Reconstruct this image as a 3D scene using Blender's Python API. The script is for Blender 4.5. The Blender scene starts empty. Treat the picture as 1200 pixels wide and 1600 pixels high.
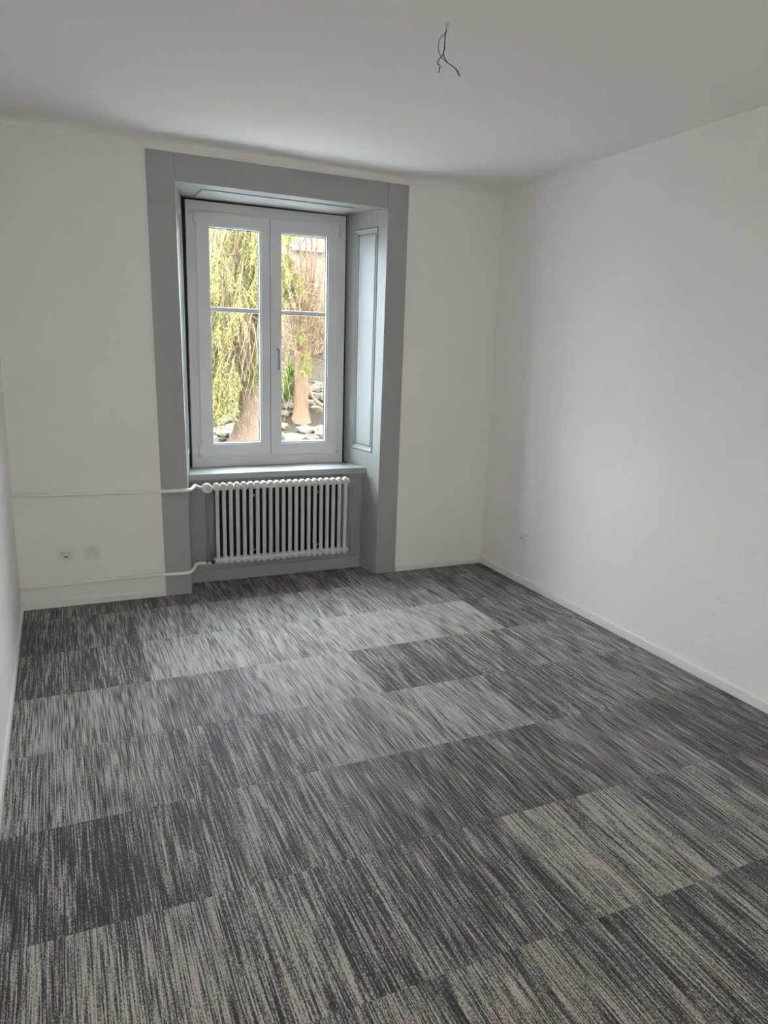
import bpy, bmesh, math, random
from mathutils import Vector, Matrix, noise

S = bpy.context.scene
COL = S.collection
V = Vector

# ------------------------------------------------------------------ camera
cam_d = bpy.data.cameras.new('camera')
cam_d.sensor_fit = 'VERTICAL'
cam_d.sensor_height = 24.0
cam_d.lens = 24.0 * 1131.477 / 1600.0
cam_d.clip_start = 0.02
cam_d.clip_end = 200
cam = bpy.data.objects.new('camera', cam_d)
COL.objects.link(cam)
yaw, pitch, roll = 0.42501, 0.22328, 0.03083
fwd = V((math.sin(yaw) * math.cos(pitch), math.cos(yaw) * math.cos(pitch), -math.sin(pitch)))
rgt = V((math.cos(yaw), -math.sin(yaw), 0))
upv = rgt.cross(fwd)
r2 = math.cos(roll) * rgt + math.sin(roll) * upv
u2 = -math.sin(roll) * rgt + math.cos(roll) * upv
M = Matrix((r2, u2, -fwd)).transposed().to_4x4()
M.translation = V((0.0827, -4.5689, 1.5888))
cam.matrix_world = M
S.camera = cam

# ------------------------------------------------------------------ light, sky, exposure
W = bpy.data.worlds.new('overcast_sky')
S.world = W
W.use_nodes = True
bg = W.node_tree.nodes['Background']
bg.inputs['Color'].default_value = (0.81, 0.885, 1.0, 1)
bg.inputs['Strength'].default_value = 15.2
# standard overcast sky: three times brighter overhead than at the horizon
_t = W.node_tree
_tc = _t.nodes.new('ShaderNodeTexCoord')
_sx = _t.nodes.new('ShaderNodeSeparateXYZ')
_mx = _t.nodes.new('ShaderNodeMath')
_mx.operation = 'MAXIMUM'
_mx.inputs[1].default_value = 0.0
_ma = _t.nodes.new('ShaderNodeMath')
_ma.operation = 'MULTIPLY_ADD'
_ma.inputs[1].default_value = 2.0 * bg.inputs['Strength'].default_value
_ma.inputs[2].default_value = bg.inputs['Strength'].default_value
_t.links.new(_tc.outputs['Generated'], _sx.inputs[0])
_t.links.new(_sx.outputs['Z'], _mx.inputs[0])
_t.links.new(_mx.outputs[0], _ma.inputs[0])
_t.links.new(_ma.outputs[0], bg.inputs['Strength'])
S.view_settings.view_transform = 'Standard'
S.view_settings.look = 'None'
S.view_settings.exposure = 0.08
S.view_settings.gamma = 1.0
S.view_settings.use_curve_mapping = False
S.cycles.max_bounces = 14
S.cycles.diffuse_bounces = 10
S.cycles.transparent_max_bounces = 16

# daylight sampling portal in the outer window opening (emits nothing itself)
ld = bpy.data.lights.new('window_portal', 'AREA')
ld.shape = 'RECTANGLE'
ld.size, ld.size_y = 1.25, 1.85
ld.cycles.is_portal = True
lo = bpy.data.objects.new('window_portal', ld)
lo.location = (1.445, 0.64, 1.61)
lo.rotation_euler = (math.radians(-90), 0, 0)
COL.objects.link(lo)


# ------------------------------------------------------------------ materials
def new_mat(name):
    m = bpy.data.materials.new(name)
    m.use_nodes = True
    nt = m.node_tree
    return m, nt, nt.nodes['Principled BSDF']


def N(nt, t, **kw):
    n = nt.nodes.new(t)
    for k, v in kw.items():
        setattr(n, k, v)
    return n


def mat(name, col, rough=0.5, var=0.0, vscale=6.0, bump=0.0, bscale=300.0, bdist=0.002, metal=0.0, spec=0.5, stretch=(1, 1, 1), detail=3.0):
    m, nt, b = new_mat(name)
    b.inputs['Roughness'].default_value = rough
    b.inputs['Metallic'].default_value = metal
    b.inputs['Specular IOR Level'].default_value = spec
    b.inputs['Base Color'].default_value = (*col, 1)
    if var or bump:
        tc = N(nt, 'ShaderNodeTexCoord')
        mp = N(nt, 'ShaderNodeMapping')
        mp.inputs['Scale'].default_value = stretch
        nt.links.new(tc.outputs['Object'], mp.inputs['Vector'])
    if var:
        no = N(nt, 'ShaderNodeTexNoise')
        no.inputs['Scale'].default_value = vscale
        no.inputs['Detail'].default_value = 4
        nt.links.new(mp.outputs['Vector'], no.inputs['Vector'])
        mx = N(nt, 'ShaderNodeMix', data_type='RGBA')
        mx.inputs['A'].default_value = (*[max(0, c * (1 - var)) for c in col], 1)
        mx.inputs['B'].default_value = (*[min(1, c * (1 + var)) for c in col], 1)
        nt.links.new(no.outputs['Fac'], mx.inputs['Factor'])
        nt.links.new(mx.outputs['Result'], b.inputs['Base Color'])
    if bump:
        nb = N(nt, 'ShaderNodeTexNoise')
        nb.inputs['Scale'].default_value = bscale
        nb.inputs['Detail'].default_value = detail
        nt.links.new(mp.outputs['Vector'], nb.inputs['Vector'])
        bp = N(nt, 'ShaderNodeBump')
        bp.inputs['Strength'].default_value = bump
        bp.inputs['Distance'].default_value = bdist
        nt.links.new(nb.outputs['Fac'], bp.inputs['Height'])
        nt.links.new(bp.outputs['Normal'], b.inputs['Normal'])
    return m


MW = mat('wall_paint', (0.86, 0.85, 0.83), 0.75, var=0.02, vscale=2.0, bump=0.55, bscale=75, bdist=0.004, spec=0.25)
MC = mat('ceiling_paint', (0.86, 0.84, 0.82), 0.85, var=0.02, vscale=1.5, bump=0.15, bscale=120, bdist=0.002, spec=0.2)
MG = mat('grey_green_paint', (0.375, 0.387, 0.373), 0.42, var=0.03, vscale=3.0, bump=0.06, bscale=60, bdist=0.002, spec=0.4)
MGD = mat('grey_paint_groove', (0.20, 0.21, 0.20), 0.6)
MPVC = mat('white_window_plastic', (0.74, 0.75, 0.76), 0.3, var=0.01, vscale=4)
MGRIP = mat('shaded_handle_plastic', (0.24, 0.245, 0.26), 0.35)  # shade of the white grip put into its grey colour
MSEAL = mat('dark_rubber_seal', (0.05, 0.055, 0.05), 0.6)
MGAP = mat('dark_joint', (0.045, 0.05, 0.04), 0.8)
MWH = mat('white_baseboard_paint', (0.80, 0.80, 0.79), 0.45, var=0.02, vscale=8)
MRAD = mat('radiator_enamel', (0.66, 0.66, 0.645), 0.35, var=0.02, vscale=9)
MPIPE = mat('pipe_paint', (0.84, 0.83, 0.80), 0.45, var=0.03, vscale=12)
MPLAS = mat('white_switch_plastic', (0.78, 0.77, 0.75), 0.35)
MPLASG = mat('pale_grey_plastic', (0.60, 0.60, 0.60), 0.4)
MDARK = mat('black_socket_hole', (0.015, 0.013, 0.012), 0.6)
MCHR = mat('brushed_metal', (0.5, 0.5, 0.5), 0.35, metal=1.0)
MBRASS = mat('dull_valve_metal', (0.10, 0.07, 0.06), 0.5, metal=0.6)
MBACK = mat('dark_back_panel', (0.035, 0.026, 0.024), 0.8, var=0.3, vscale=20)
MWIRE1 = mat('grey_wire', (0.10, 0.10, 0.095), 0.5)
MWIRE2 = mat('black_wire', (0.018, 0.016, 0.014), 0.5)
MFLOOR = mat('screed', (0.10, 0.10, 0.10), 0.9)
MHOUSE = mat('cream_render', (0.085, 0.076, 0.053), 0.9, var=0.05, vscale=1.0)
MROOF = mat('grey_roof_tile', (0.16, 0.13, 0.12), 0.8, var=0.2, vscale=8)
MBLUE = mat('blue_shutter_pane', (0.045, 0.070, 0.095), 0.2, var=0.15, vscale=3)
MBARK = mat('red_brown_bark', (0.1150, 0.0750, 0.0520), 0.9, var=0.55, vscale=9, bump=1.0, bscale=22, bdist=0.03, stretch=(4, 4, 0.5), spec=0.04)
MBARK2 = mat('orange_brown_bark', (0.1250, 0.0750, 0.0460), 0.9, var=0.5, vscale=10, bump=0.8, bscale=22, bdist=0.02, stretch=(3, 3, 0.6), spec=0.04)
MTWIG = mat('brown_twig', (0.1250, 0.0880, 0.0500), 0.85, var=0.4, vscale=7, spec=0.04)
MTWIG2 = mat('reddish_dead_twig', (0.1400, 0.0880, 0.0520), 0.85, var=0.4, vscale=7, spec=0.04)
MLEAF = mat('yellow_green_foliage', (0.1280, 0.1200, 0.0360), 0.6, var=0.55, vscale=5, spec=0.04)
MLEAF2 = mat('fresh_green_foliage', (0.0850, 0.1200, 0.0250), 0.6, var=0.5, vscale=5, spec=0.04)
MSTONE = mat('pale_limestone', (0.1050, 0.0890, 0.0640), 0.9, var=0.4, vscale=9, bump=0.8, bscale=18, bdist=0.03, spec=0.04)
MSOIL = mat('leafy_soil', (0.0220, 0.0160, 0.0100), 0.95, var=0.5, vscale=7, bump=0.8, bscale=25, bdist=0.03, spec=0.04)
MGRAVEL = mat('bounce_gravel', (0.40, 0.39, 0.37), 0.95, var=0.2, vscale=40)
MEXT = mat('outside_render', (0.55, 0.54, 0.5), 0.9)


def glass_mat():
    m = bpy.data.materials.new('clear_window_glass')
    m.use_nodes = True
    nt = m.node_tree
    nt.nodes.clear()
    out = N(nt, 'ShaderNodeOutputMaterial')
    tr = N(nt, 'ShaderNodeBsdfTransparent')
    tr.inputs['Color'].default_value = (0.97, 0.985, 0.98, 1)
    gl = N(nt, 'ShaderNodeBsdfGlossy')
    gl.inputs['Roughness'].default_value = 0.02
    fr = N(nt, 'ShaderNodeFresnel')
    # the pane does not bend rays, so its back faces reflect like its front faces
    geo = N(nt, 'ShaderNodeNewGeometry')
    ior = N(nt, 'ShaderNodeMapRange')
    ior.inputs['To Min'].default_value = 1.45
    ior.inputs['To Max'].default_value = 1 / 1.45
    nt.links.new(geo.outputs['Backfacing'], ior.inputs['Value'])
    nt.links.new(ior.outputs[0], fr.inputs['IOR'])
    mx = N(nt, 'ShaderNodeMixShader')
    nt.links.new(fr.outputs[0], mx.inputs[0])
    nt.links.new(tr.outputs[0], mx.inputs[1])
    nt.links.new(gl.outputs[0], mx.inputs[2])
    nt.links.new(mx.outputs[0], out.inputs[0])
    return m


MGLASS = glass_mat()


def carpet_mat():
    """striped loop pile; object colour R = tone of the tile, G = seed, B = lean of the tone across the tile"""
    m, nt, b = new_mat('striped_carpet_tile')
    L = nt.links.new
    b.inputs['Roughness'].default_value = 0.64
    b.inputs['Specular IOR Level'].default_value = 0.5
    b.inputs['Sheen Weight'].default_value = 0.12
    b.inputs['Sheen Roughness'].default_value = 0.5
    tc = N(nt, 'ShaderNodeTexCoord')
    oi = N(nt, 'ShaderNodeObjectInfo')
    sep = N(nt, 'ShaderNodeSeparateColor')
    L(oi.outputs['Color'], sep.inputs[0])
    seed = N(nt, 'ShaderNodeMath', operation='MULTIPLY')
    L(sep.outputs['Green'], seed.inputs[0])
    seed.inputs[1].default_value = 91.7

    def noi(sx, sy, detail, dim='4D', rough=0.5):
        mp = N(nt, 'ShaderNodeMapping')
        mp.inputs['Scale'].default_value = (sx, sy, 1)
        L(tc.outputs['Object'], mp.inputs['Vector'])
        n = N(nt, 'ShaderNodeTexNoise', noise_dimensions='4D')
        n.inputs['Scale'].default_value = 1
        n.inputs['Detail'].default_value = detail
        n.inputs['Roughness'].default_value = rough
        L(mp.outputs['Vector'], n.inputs['Vector'])
        L(seed.outputs[0], n.inputs['W'])
        return n.outputs['Fac']

    def mad(v, mul, add):
        n = N(nt, 'ShaderNodeMath', operation='MULTIPLY_ADD')
        L(v, n.inputs[0])
        n.inputs[1].default_value = mul
        n.inputs[2].default_value = add
        return n.outputs[0]

    def add(a, c):
        n = N(nt, 'ShaderNodeMath', operation='ADD')
        L(a, n.inputs[0])
        L(c, n.inputs[1])
        return n.outputs[0]

    fine = noi(250, 6.5, 0.5)
    band = noi(60, 3.0, 1.0)
    clus = noi(10, 1.4, 1.0)
    pile = noi(330, 170, 0.0)
    v = mad(fine, 2.9, -1.45)
    v = add(v, mad(band, 0.9, -0.45))
    v = add(v, mad(clus, 1.0, -0.5))
    v = add(v, mad(pile, 1.6, -0.8))
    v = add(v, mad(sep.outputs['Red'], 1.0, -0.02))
    ramp = N(nt, 'ShaderNodeValToRGB')
    cr = ramp.color_ramp
    cr.elements[0].position = 0.05
    cr.elements[0].color = (0.013, 0.012, 0.013, 1)
    cr.elements[1].position = 0.95
    cr.elements[1].color = (0.44, 0.40, 0.36, 1)
    e = cr.elements.new(0.5)
    e.color = (0.15, 0.136, 0.124, 1)
    L(v, ramp.inputs[0])
    L(ramp.outputs[0], b.inputs['Base Color'])
    bp = N(nt, 'ShaderNodeBump')
    bp.inputs['Strength'].default_value = 0.5
    bp.inputs['Distance'].default_value = 0.002
    L(pile, bp.inputs['Height'])
    L(bp.outputs['Normal'], b.inputs['Normal'])
    return m


MCARPET = carpet_mat()


# ------------------------------------------------------------------ mesh helpers
class MB:
    def __init__(self):
        self.v, self.f, self.sm = [], [], []

    def add(self, vs, fs, smooth=False):
        o = len(self.v)
        self.v += [tuple(a) for a in vs]
        self.f += [tuple(i + o for i in f) for f in fs]
        self.sm += [smooth] * len(fs)
        return self

    def box(self, x0, x1, y0, y1, z0, z1):
        return self.hexa([(x0, y0, z0), (x1, y0, z0), (x1, y1, z0), (x0, y1, z0), (x0, y0, z1), (x1, y0, z1), (x1, y1, z1), (x0, y1, z1)])

    def hexa(self, p):
        return self.add(p, [(0, 3, 2, 1), (4, 5, 6, 7), (0, 1, 5, 4), (1, 2, 6, 5), (2, 3, 7, 6), (3, 0, 4, 7)])

    def prism(self, pts, z0, z1):
        n = len(pts)
        vs = [(x, y, z0) for x, y in pts] + [(x, y, z1) for x, y in pts]
        fs = [tuple(range(n - 1, -1, -1)), tuple(range(n, 2 * n))]
        fs += [(i, (i + 1) % n, n + (i + 1) % n, n + i) for i in range(n)]
        return self.add(vs, fs)

    def tube(self, pts, r, seg=8, cap=True, smooth=True):
        pts = [V(p) for p in pts]
        rs = r if isinstance(r, (list, tuple)) else [r] * len(pts)
        vs, fs = [], []
        prev = None
        for i, p in enumerate(pts):
            t = (pts[min(i + 1, len(pts) - 1)] - pts[max(i - 1, 0)])
            t = t.normalized() if t.length > 1e-9 else V((0, 0, 1))
            if prev is None:
                a = t.orthogonal().normalized()
            else:
                a = prev - t * prev.dot(t)
                a = a.normalized() if a.length > 1e-6 else t.orthogonal().normalized()
            prev = a
            c = t.cross(a)
            for k in range(seg):
                an = 2 * math.pi * k / seg
                vs.append(p + (a * math.cos(an) + c * math.sin(an)) * rs[i])
        for i in range(len(pts) - 1):
            for k in range(seg):
                k2 = (k + 1) % seg
                fs.append((i * seg + k, i * seg + k2, (i + 1) * seg + k2, (i + 1) * seg + k))
        self.add(vs, fs, smooth)
        if cap:
            n = len(pts) - 1
            o = len(self.v) - len(vs)
            self.f += [tuple(o + k for k in range(seg - 1, -1, -1)), tuple(o + n * seg + k for k in range(seg))]
            self.sm += [False, False]
        return self

    def lathe(self, prof, origin, axis, seg=24, smooth=True):
        """prof: list of (radius, distance along axis)"""
        ax = V(axis).normalized()
        a = ax.orthogonal().normalized()
        c = ax.cross(a)
        o = V(origin)
        vs, fs = [], []
        for r, d in prof:
            for k in range(seg):
                an = 2 * math.pi * k / seg
                vs.append(o + ax * d + (a * math.cos(an) + c * math.sin(an)) * r)
        for i in range(len(prof) - 1):
            for k in range(seg):
                k2 = (k + 1) % seg
                fs.append((i * seg + k, i * seg + k2, (i + 1) * seg + k2, (i + 1) * seg + k))
        n = len(prof) - 1
        fs.append(tuple(range(seg - 1, -1, -1)))
        fs.append(tuple(n * seg + k for k in range(seg)))
        o = len(self.v)
        self.add(vs, fs, smooth)
        self.sm[-1] = self.sm[-2] = False
        return self

    def rings(self, loops, fill_last=True, closed=True):
        """nested 4-point loops joined by strips of quads"""
        vs, fs = [], []
        for lp in loops:
            vs += lp
        n = len(loops[0])
        for i in range(len(loops) - 1):
            for k in range(n):
                k2 = (k + 1) % n
                fs.append((i * n + k, i * n + k2, (i + 1) * n + k2, (i + 1) * n + k))
        if fill_last:
            fs.append(tuple((len(loops) - 1) * n + k for k in range(n)))
        return self.add(vs, fs)

    def build(self, name, material, parent=None, bevel=0.0, bseg=2, loc=None, fix=True, shade=False):
        me = bpy.data.meshes.new(name)
        me.from_pydata(self.v, [], self.f)
        me.polygons.foreach_set('use_smooth', self.sm)
        me.materials.append(material)
        if fix or bevel:
            bm = bmesh.new()
            bm.from_mesh(me)
            if fix:
                bmesh.ops.recalc_face_normals(bm, faces=bm.faces)
            if bevel:
                bmesh.ops.bevel(bm, geom=[e for e in bm.edges if len(e.link_faces) == 2 and e.calc_face_angle(0) > 0.6], offset=bevel, segments=bseg, profile=0.6, affect='EDGES', clamp_overlap=True)
                for f in bm.faces:
                    f.smooth = shade
            bm.to_mesh(me)
            bm.free()
        me.update()
        return link(name, me, parent, loc)


def link(name, me, parent=None, loc=None):
    o = bpy.data.objects.new(name, me)
    COL.objects.link(o)
    if parent is not None:
        o.parent = parent
        # parents are only translated: keep geometry in world coordinates
        w = V((0, 0, 0))
        q = parent
        while q is not None:
            w += q.location
            q = q.parent
        o.location = (V(loc) if loc is not None else V((0, 0, 0))) - w
    elif loc is not None:
        o.location = loc
    return o


def tag(o, label, cat, group=None, kind=None):
    o['label'] = label
    o['category'] = cat
    if group:
        o['group'] = group
    if kind:
        o['kind'] = kind
    return o


def struct(o, label, cat):
    return tag(o, label, cat, kind='structure')


def empty(name, loc):
    o = bpy.data.objects.new(name, None)
    o.empty_display_size = 0.1
    o.location = loc
    COL.objects.link(o)
    return o


def lerp(a, b, t):
    return V(a) * (1 - t) + V(b) * t


def bil(c00, c10, c11, c01, s, t):
    return lerp(lerp(c00, c10, s), lerp(c01, c11, s), t)


def smooth_path(pts, n=6):
    """Catmull-Rom through the points"""
    P = [V(p) for p in pts]
    P = [P[0] * 2 - P[1]] + P + [P[-1] * 2 - P[-2]]
    out = []
    for i in range(1, len(P) - 2):
        for k in range(n):
            t = k / n
            a, b, c, d = P[i - 1], P[i], P[i + 1], P[i + 2]
            out.append(0.5 * ((2 * b) + (c - a) * t + (2 * a - 5 * b + 4 * c - d) * t * t + (3 * b - a - 3 * c + d) * t ** 3))
    out.append(P[-2])
    return out


# ------------------------------------------------------------------ room shell
XL, XR, YB, YF, H = -0.19, 2.98, 0.0, -5.30, 2.665
OX0, OX1 = 0.76, 2.13           # rough opening behind the window surround

mb = MB()
mb.box(XL - 0.25, OX0, 0, 0.60, -0.1, 2.95)
mb.box(OX1, XR + 0.25, 0, 0.60, -0.1, 2.95)
mb.box(OX0, OX1, 0, 0.60, 2.50, 2.95)
mb.box(OX0, OX1, 0.225, 0.60, -0.1, 0.705)
mb.box(OX0, 0.905, 0.475, 0.60, 0.705, 2.50)
mb.box(1.985, OX1, 0.475, 0.60, 0.705, 2.50)
mb.box(0.905, 1.985, 0.475, 0.60, 2.455, 2.50)
wall_back = mb.build('wall_back', MW)
struct(wall_back, 'white rough-painted far wall with the grey framed window in it', 'wall')

wall_right = MB().box(XR, XR + 0.25, YF - 2.0, 0, -0.1, 2.95).build('wall_right', MW)
struct(wall_right, 'long white woodchip-painted wall on the right side of the room', 'wall')
wall_left = MB().box(XL - 0.25, XL, YF - 2.0, 0, -0.1, 2.95).build('wall_left', MW)
struct(wall_left, 'white wall seen as a sliver at the left edge', 'wall')

# rear wall; its doorway is unseen, added to let fill light in
DX0, DX1, DZ = 0.10, 1.00, 2.05
mb = MB()
mb.box(XL, DX0, YF - 0.15, YF, -0.1, 2.95)
mb.box(DX1, XR, YF - 0.15, YF, -0.1, 2.95)
mb.box(DX0, DX1, YF - 0.15, YF, DZ, 2.95)
wall_front = mb.build('wall_front', MW)
struct(wall_front, 'white wall behind the viewer with a doorway added to pass fill light', 'wall')
struct(MB().box(XL, XR, YF - 2.0, YF - 1.85, -0.1, 2.95).build('wall_fill_hall', MW), 'unseen white corridor wall added beyond the doorway to bounce fill light', 'wall')  # corridor added out of view so its walls spread the fill light

# ceiling: slightly uneven sheet, coved into the far wall
nx, yl = 64, [-7.2, -5.3, -4, -3, -2.2, -1.6, -1.1, -0.7, -0.45, -0.3, -0.2, -0.14, -0.10, -0.07, -0.045, -0.025, -0.01, 0.0]
vs, fs = [], []


def back_z(x):
    t = max(0.0, min(1.0, (x - 0.9) / 1.5))
    t = t * t * (3 - 2 * t)
    u = max(0.0, min(1.0, (x + 0.19) / 0.8))
    return 2.690 + 0.006 * u - 0.028 * t


def ceil_z(x, y):
    k = max(0.0, 1 + y / 1.6)
    z = H + (back_z(x) - H) * k * k
    soft = 0.13 if x < 0.5 else (0.13 - 0.10 * min(1, (x - 0.5) / 0.5) if x < 2.2 else 0.03 + 0.10 * min(1, (x - 2.2) / 0.5))
    R = soft
    d = -y
    if d < R:
        z -= 0.30 * R * (1 - math.sqrt(max(0.0, 1 - ((R - d) / R) ** 2)))
    dl = x - XL
    if dl < 0.1:
        z -= 0.03 * (1 - math.sqrt(max(0.0, 1 - ((0.1 - dl) / 0.1) ** 2)))
    return z


xs = [XL + (XR - XL) * i / nx for i in range(nx + 1)]
for y in yl:
    for x in xs:
        vs.append((x, y, ceil_z(x, y)))
w = nx + 1
for j in range(len(yl) - 1):
    for i in range(nx):
        fs.append((j * w + i, j * w + i + 1, (j + 1) * w + i + 1, (j + 1) * w + i))
mb = MB()
mb.add(vs, [f[::-1] for f in fs], True)
mb.box(XL, XR, YF - 2.0, 0, 2.80, 2.95)
ceiling = mb.build('ceiling', MC, fix=False)
struct(ceiling, 'plain matt white ceiling with a softly rounded far edge', 'ceiling')

# floor: screed with a carpet tile object for every tile
floor = MB().box(XL - 0.2, XR + 0.2, YF - 2.0, 0.225, -0.16, -0.007).build('floor', MFLOOR)
struct(floor, 'floor laid with grey striped carpet tiles', 'floor')
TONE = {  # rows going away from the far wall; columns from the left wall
    -1: [.40, .38, .40, .45, .42, .40, .35, .3],  # per-tile tones, lifted near the window and lowered in front for light falloff
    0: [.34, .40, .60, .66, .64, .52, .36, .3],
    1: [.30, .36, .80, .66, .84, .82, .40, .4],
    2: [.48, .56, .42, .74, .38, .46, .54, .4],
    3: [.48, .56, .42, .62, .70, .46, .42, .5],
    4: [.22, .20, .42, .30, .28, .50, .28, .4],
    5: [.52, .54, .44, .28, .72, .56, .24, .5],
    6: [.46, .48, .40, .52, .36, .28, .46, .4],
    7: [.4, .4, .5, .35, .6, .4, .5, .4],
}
XT = [XL + 0.012, -0.09, 0.41, 0.91, 1.41, 1.91, 2.41, 2.91, XR - 0.012]
rng = random.Random(5)
tile_mesh = {}


def tile(pts, key, loc, tone):
    if key not in tile_mesh:
        b = MB().prism(pts, -0.007, 0.0)
        o = b.build('carpet_tile', MCARPET, floor, bevel=0.0003, bseg=1, loc=loc)
        tile_mesh[key] = o.data
    else:
        o = link('carpet_tile', tile_mesh[key], floor, loc)
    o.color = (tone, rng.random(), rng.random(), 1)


G = 0.0001
for row in range(-1, 13):
    y1 = -0.213 - 0.5 * row
    y0 = y1 - 0.5
    y1_ = y1
    if row == -1:
        y0, y1_ = -0.213, -0.006
    if y0 < YF - 1.8:
        break
    for c in range(8):
        x0, x1 = XT[c], XT[c + 1]
        hgt = y1_ - y0
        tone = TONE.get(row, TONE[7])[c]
        key = (round(x1 - x0, 3), round(hgt, 3))
        pts = [(G, G), (x1 - x0 - G, G), (x1 - x0 - G, hgt - G), (G, hgt - G)]
        if row == -1 and c in (2, 3, 4, 5):
            d = 0.186 - y0
            X = lambda q: q - x0
            if c == 2:
                pts = [(G, G), (0.5 - G, G), (0.5 - G, d), (X(0.835), d), (X(0.803), hgt - G), (G, hgt - G)]
            elif c == 5:
                pts = [(G, G), (0.5 - G, G), (0.5 - G, hgt - G), (X(2.095), hgt - G), (X(2.045), d), (G, d)]
            else:
                pts = [(G, G), (0.5 - G, G), (0.5 - G, d), (G, d)]
            key = ('niche', c)
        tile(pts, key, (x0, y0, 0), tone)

# baseboards
def board(name, x0, x1, y0, y1, z1, label, mt=MWH):
    o = MB().box(x0, x1, y0, y1, 0.0, z1).build(name, mt, bevel=0.003, bseg=2)
    return struct(o, label, 'baseboard')


board('baseboard_back', XL + 0.012, 0.628, -0.012, 0, 0.040, 'low white baseboard under the two sockets left of the window')
board('baseboard_back', 2.258, XR - 0.012, -0.012, 0, 0.034, 'short low white baseboard between window surround and right corner')
board('baseboard_right', XR - 0.012, XR, YF, 0.0, 0.050, 'white baseboard along the foot of the right wall')
board('baseboard_left', XL, XL + 0.012, YF, 0.0, 0.050, 'white baseboard along the foot of the left wall')

# ------------------------------------------------------------------ window surround, reveals, niche
FR = -0.010    # front face of the surround boards
# corner points (x, z) of the surround as it stands
oTL, oTR, oBL, oBR = (0.616, 2.632), (2.256, 2.619), (0.640, 0.0), (2.247, 0.0)
iTL, iTR, iBL, iBR = (0.771, 2.480), (2.110, 2.464), (0.800, 0.0), (2.094, 0.0)


def edge_at(a, b, z):
    t = (z - a[1]) / (b[1] - a[1])
    return (a[0] + (b[0] - a[0]) * t, z)


def slab_xz(mbx, q, y0, y1):
    """q: four (x,z) corners in order, extruded from y0 to y1"""
    mbx.hexa([(q[0][0], y0, q[0][1]), (q[1][0], y0, q[1][1]), (q[1][0], y1, q[1][1]), (q[0][0], y1, q[0][1]),
              (q[3][0], y0, q[3][1]), (q[2][0], y0, q[2][1]), (q[2][0], y1, q[2][1]), (q[3][0], y1, q[3][1])])
    return mbx


trim_1 = empty('trim_1', (1.44, 0, 0))
struct(trim_1, 'wide flat grey-green surround framing the window from floor to ceiling', 'window surround')
# inner upper corners carried up to the outer top edge
tl2 = (0.769, 2.632 - (2.632 - 2.619) * (0.769 - 0.616) / 1.64)
tr2 = (2.112, 2.632 - (2.632 - 2.619) * (2.112 - 0.616) / 1.64)
slab_xz(MB(), [oBL, iBL, tl2, oTL], FR, 0.02).build('jamb_board', MG, trim_1, bevel=0.002)
slab_xz(MB(), [iBR, oBR, oTR, tr2], FR, 0.02).build('jamb_board', MG, trim_1, bevel=0.002)
e = 0.0012
slab_xz(MB(), [(iTL[0] + e, iTL[1]), (iTR[0] - e, iTR[1]), (tr2[0] - e, tr2[1]), (tl2[0] + e, tl2[1])], FR, 0.02).build('head_board', MG, trim_1, bevel=0.002)

YW = 0.43      # front face of the window frame
YR = 0.445     # where the reveals stop
# reveal planes: front edge follows the surround, back edge stands off the frame
lF0, lF1 = V((0.800, FR, 0.0)), V((0.771, FR, 2.480))
lB0, lB1 = V((0.887, YR, 0.0)), V((0.877, YR, 2.482))
rF0, rF1 = V((2.094, FR, 0.0)), V((2.110, FR, 2.464))
rB0, rB1 = V((2.013, YR, 0.0)), V((1.998, YR, 2.472))
ZS = 0.748     # top of the sill


def reveal(name, F0, F1, B0, B1, sgn, label, panel=True):
    t = empty(name, (F0.x, 0.2, 0))
    struct(t, label, 'window reveal')
    nrm = ((B0 - F0).cross(F1 - F0)).normalized()
    if nrm.x * sgn < 0:
        nrm = -nrm          # points into the opening

    def P(s, z, off=0.0):
        tt = z / 2.47
        return bil(F0, B0, B1, F1, s, tt) + nrm * off

    def rect(s0, s1, z0, z1, off):
        return [P(s0, z0, off), P(s1, z0, off), P(s1, z1, off), P(s0, z1, off)]
    # lining board with an opening for the panel, returned back behind its edges
    m = MB()
    m.rings([rect(0, 1, 0, 2.47, -0.022), rect(0, 1, 0, 2.47, 0.0), rect(0.20, 0.80, 0.862, 2.372, 0.0), rect(0.20, 0.80, 0.862, 2.372, -0.022)], fill_last=False)
    m.build('lining_board', MG, t, fix=True)
    m = MB()
    a, b, c, d = 0.20, 0.80, 0.862, 2.372
    seq = [(0.0, -0.004), (0.006, 0.004), (0.013, 0.006), (0.018, 0.001), (0.024, -0.001), (0.030, -0.009), (0.036, -0.010), (0.038, -0.021), (0.046, -0.021)]
    lo_ = []
    for g, off in seq:
        gs = g / 0.44
        lo_.append(rect(a + gs, b - gs, c + g, d - g, off))
    m.rings(lo_, fill_last=False)
    m.build('panel_moulding', MG, t)
    gs = 0.045 / 0.44
    m = MB()
    m.rings([rect(a + gs, b - gs, c + 0.045, d - 0.045, -0.022), rect(a + gs, b - gs, c + 0.045, d - 0.045, -0.011), rect(a + gs + .006, b - gs - .006, c + 0.048, d - 0.048, -0.010)])
    m.build('panel', MG, t)
    return t, P, rect


trim_2, PL, rectL = reveal('trim_2', lF0, lF1, lB0, lB1, 1, 'narrow splayed grey reveal on the left side of the window')
trim_3, PR, rectR = reveal('trim_3', rF0, rF1, rB0, rB1, -1, 'splayed grey reveal with a tall moulded panel right of the window')
# small skirting at the foot of the right reveal
m = MB()
m.rings([rectR(0.03, 0.45, 0, 0.075, 0.0), rectR(0.03, 0.45, 0, 0.075, 0.010), rectR(0.06, 0.44, 0.002, 0.066, 0.012)])
m.build('plinth', MG, trim_3)

# soffit board with a recessed panel
trim_4 = empty('trim_4', (1.44, 0.2, 2.478))
struct(trim_4, 'grey soffit board over the window with a thin panel groove', 'window soffit')


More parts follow.
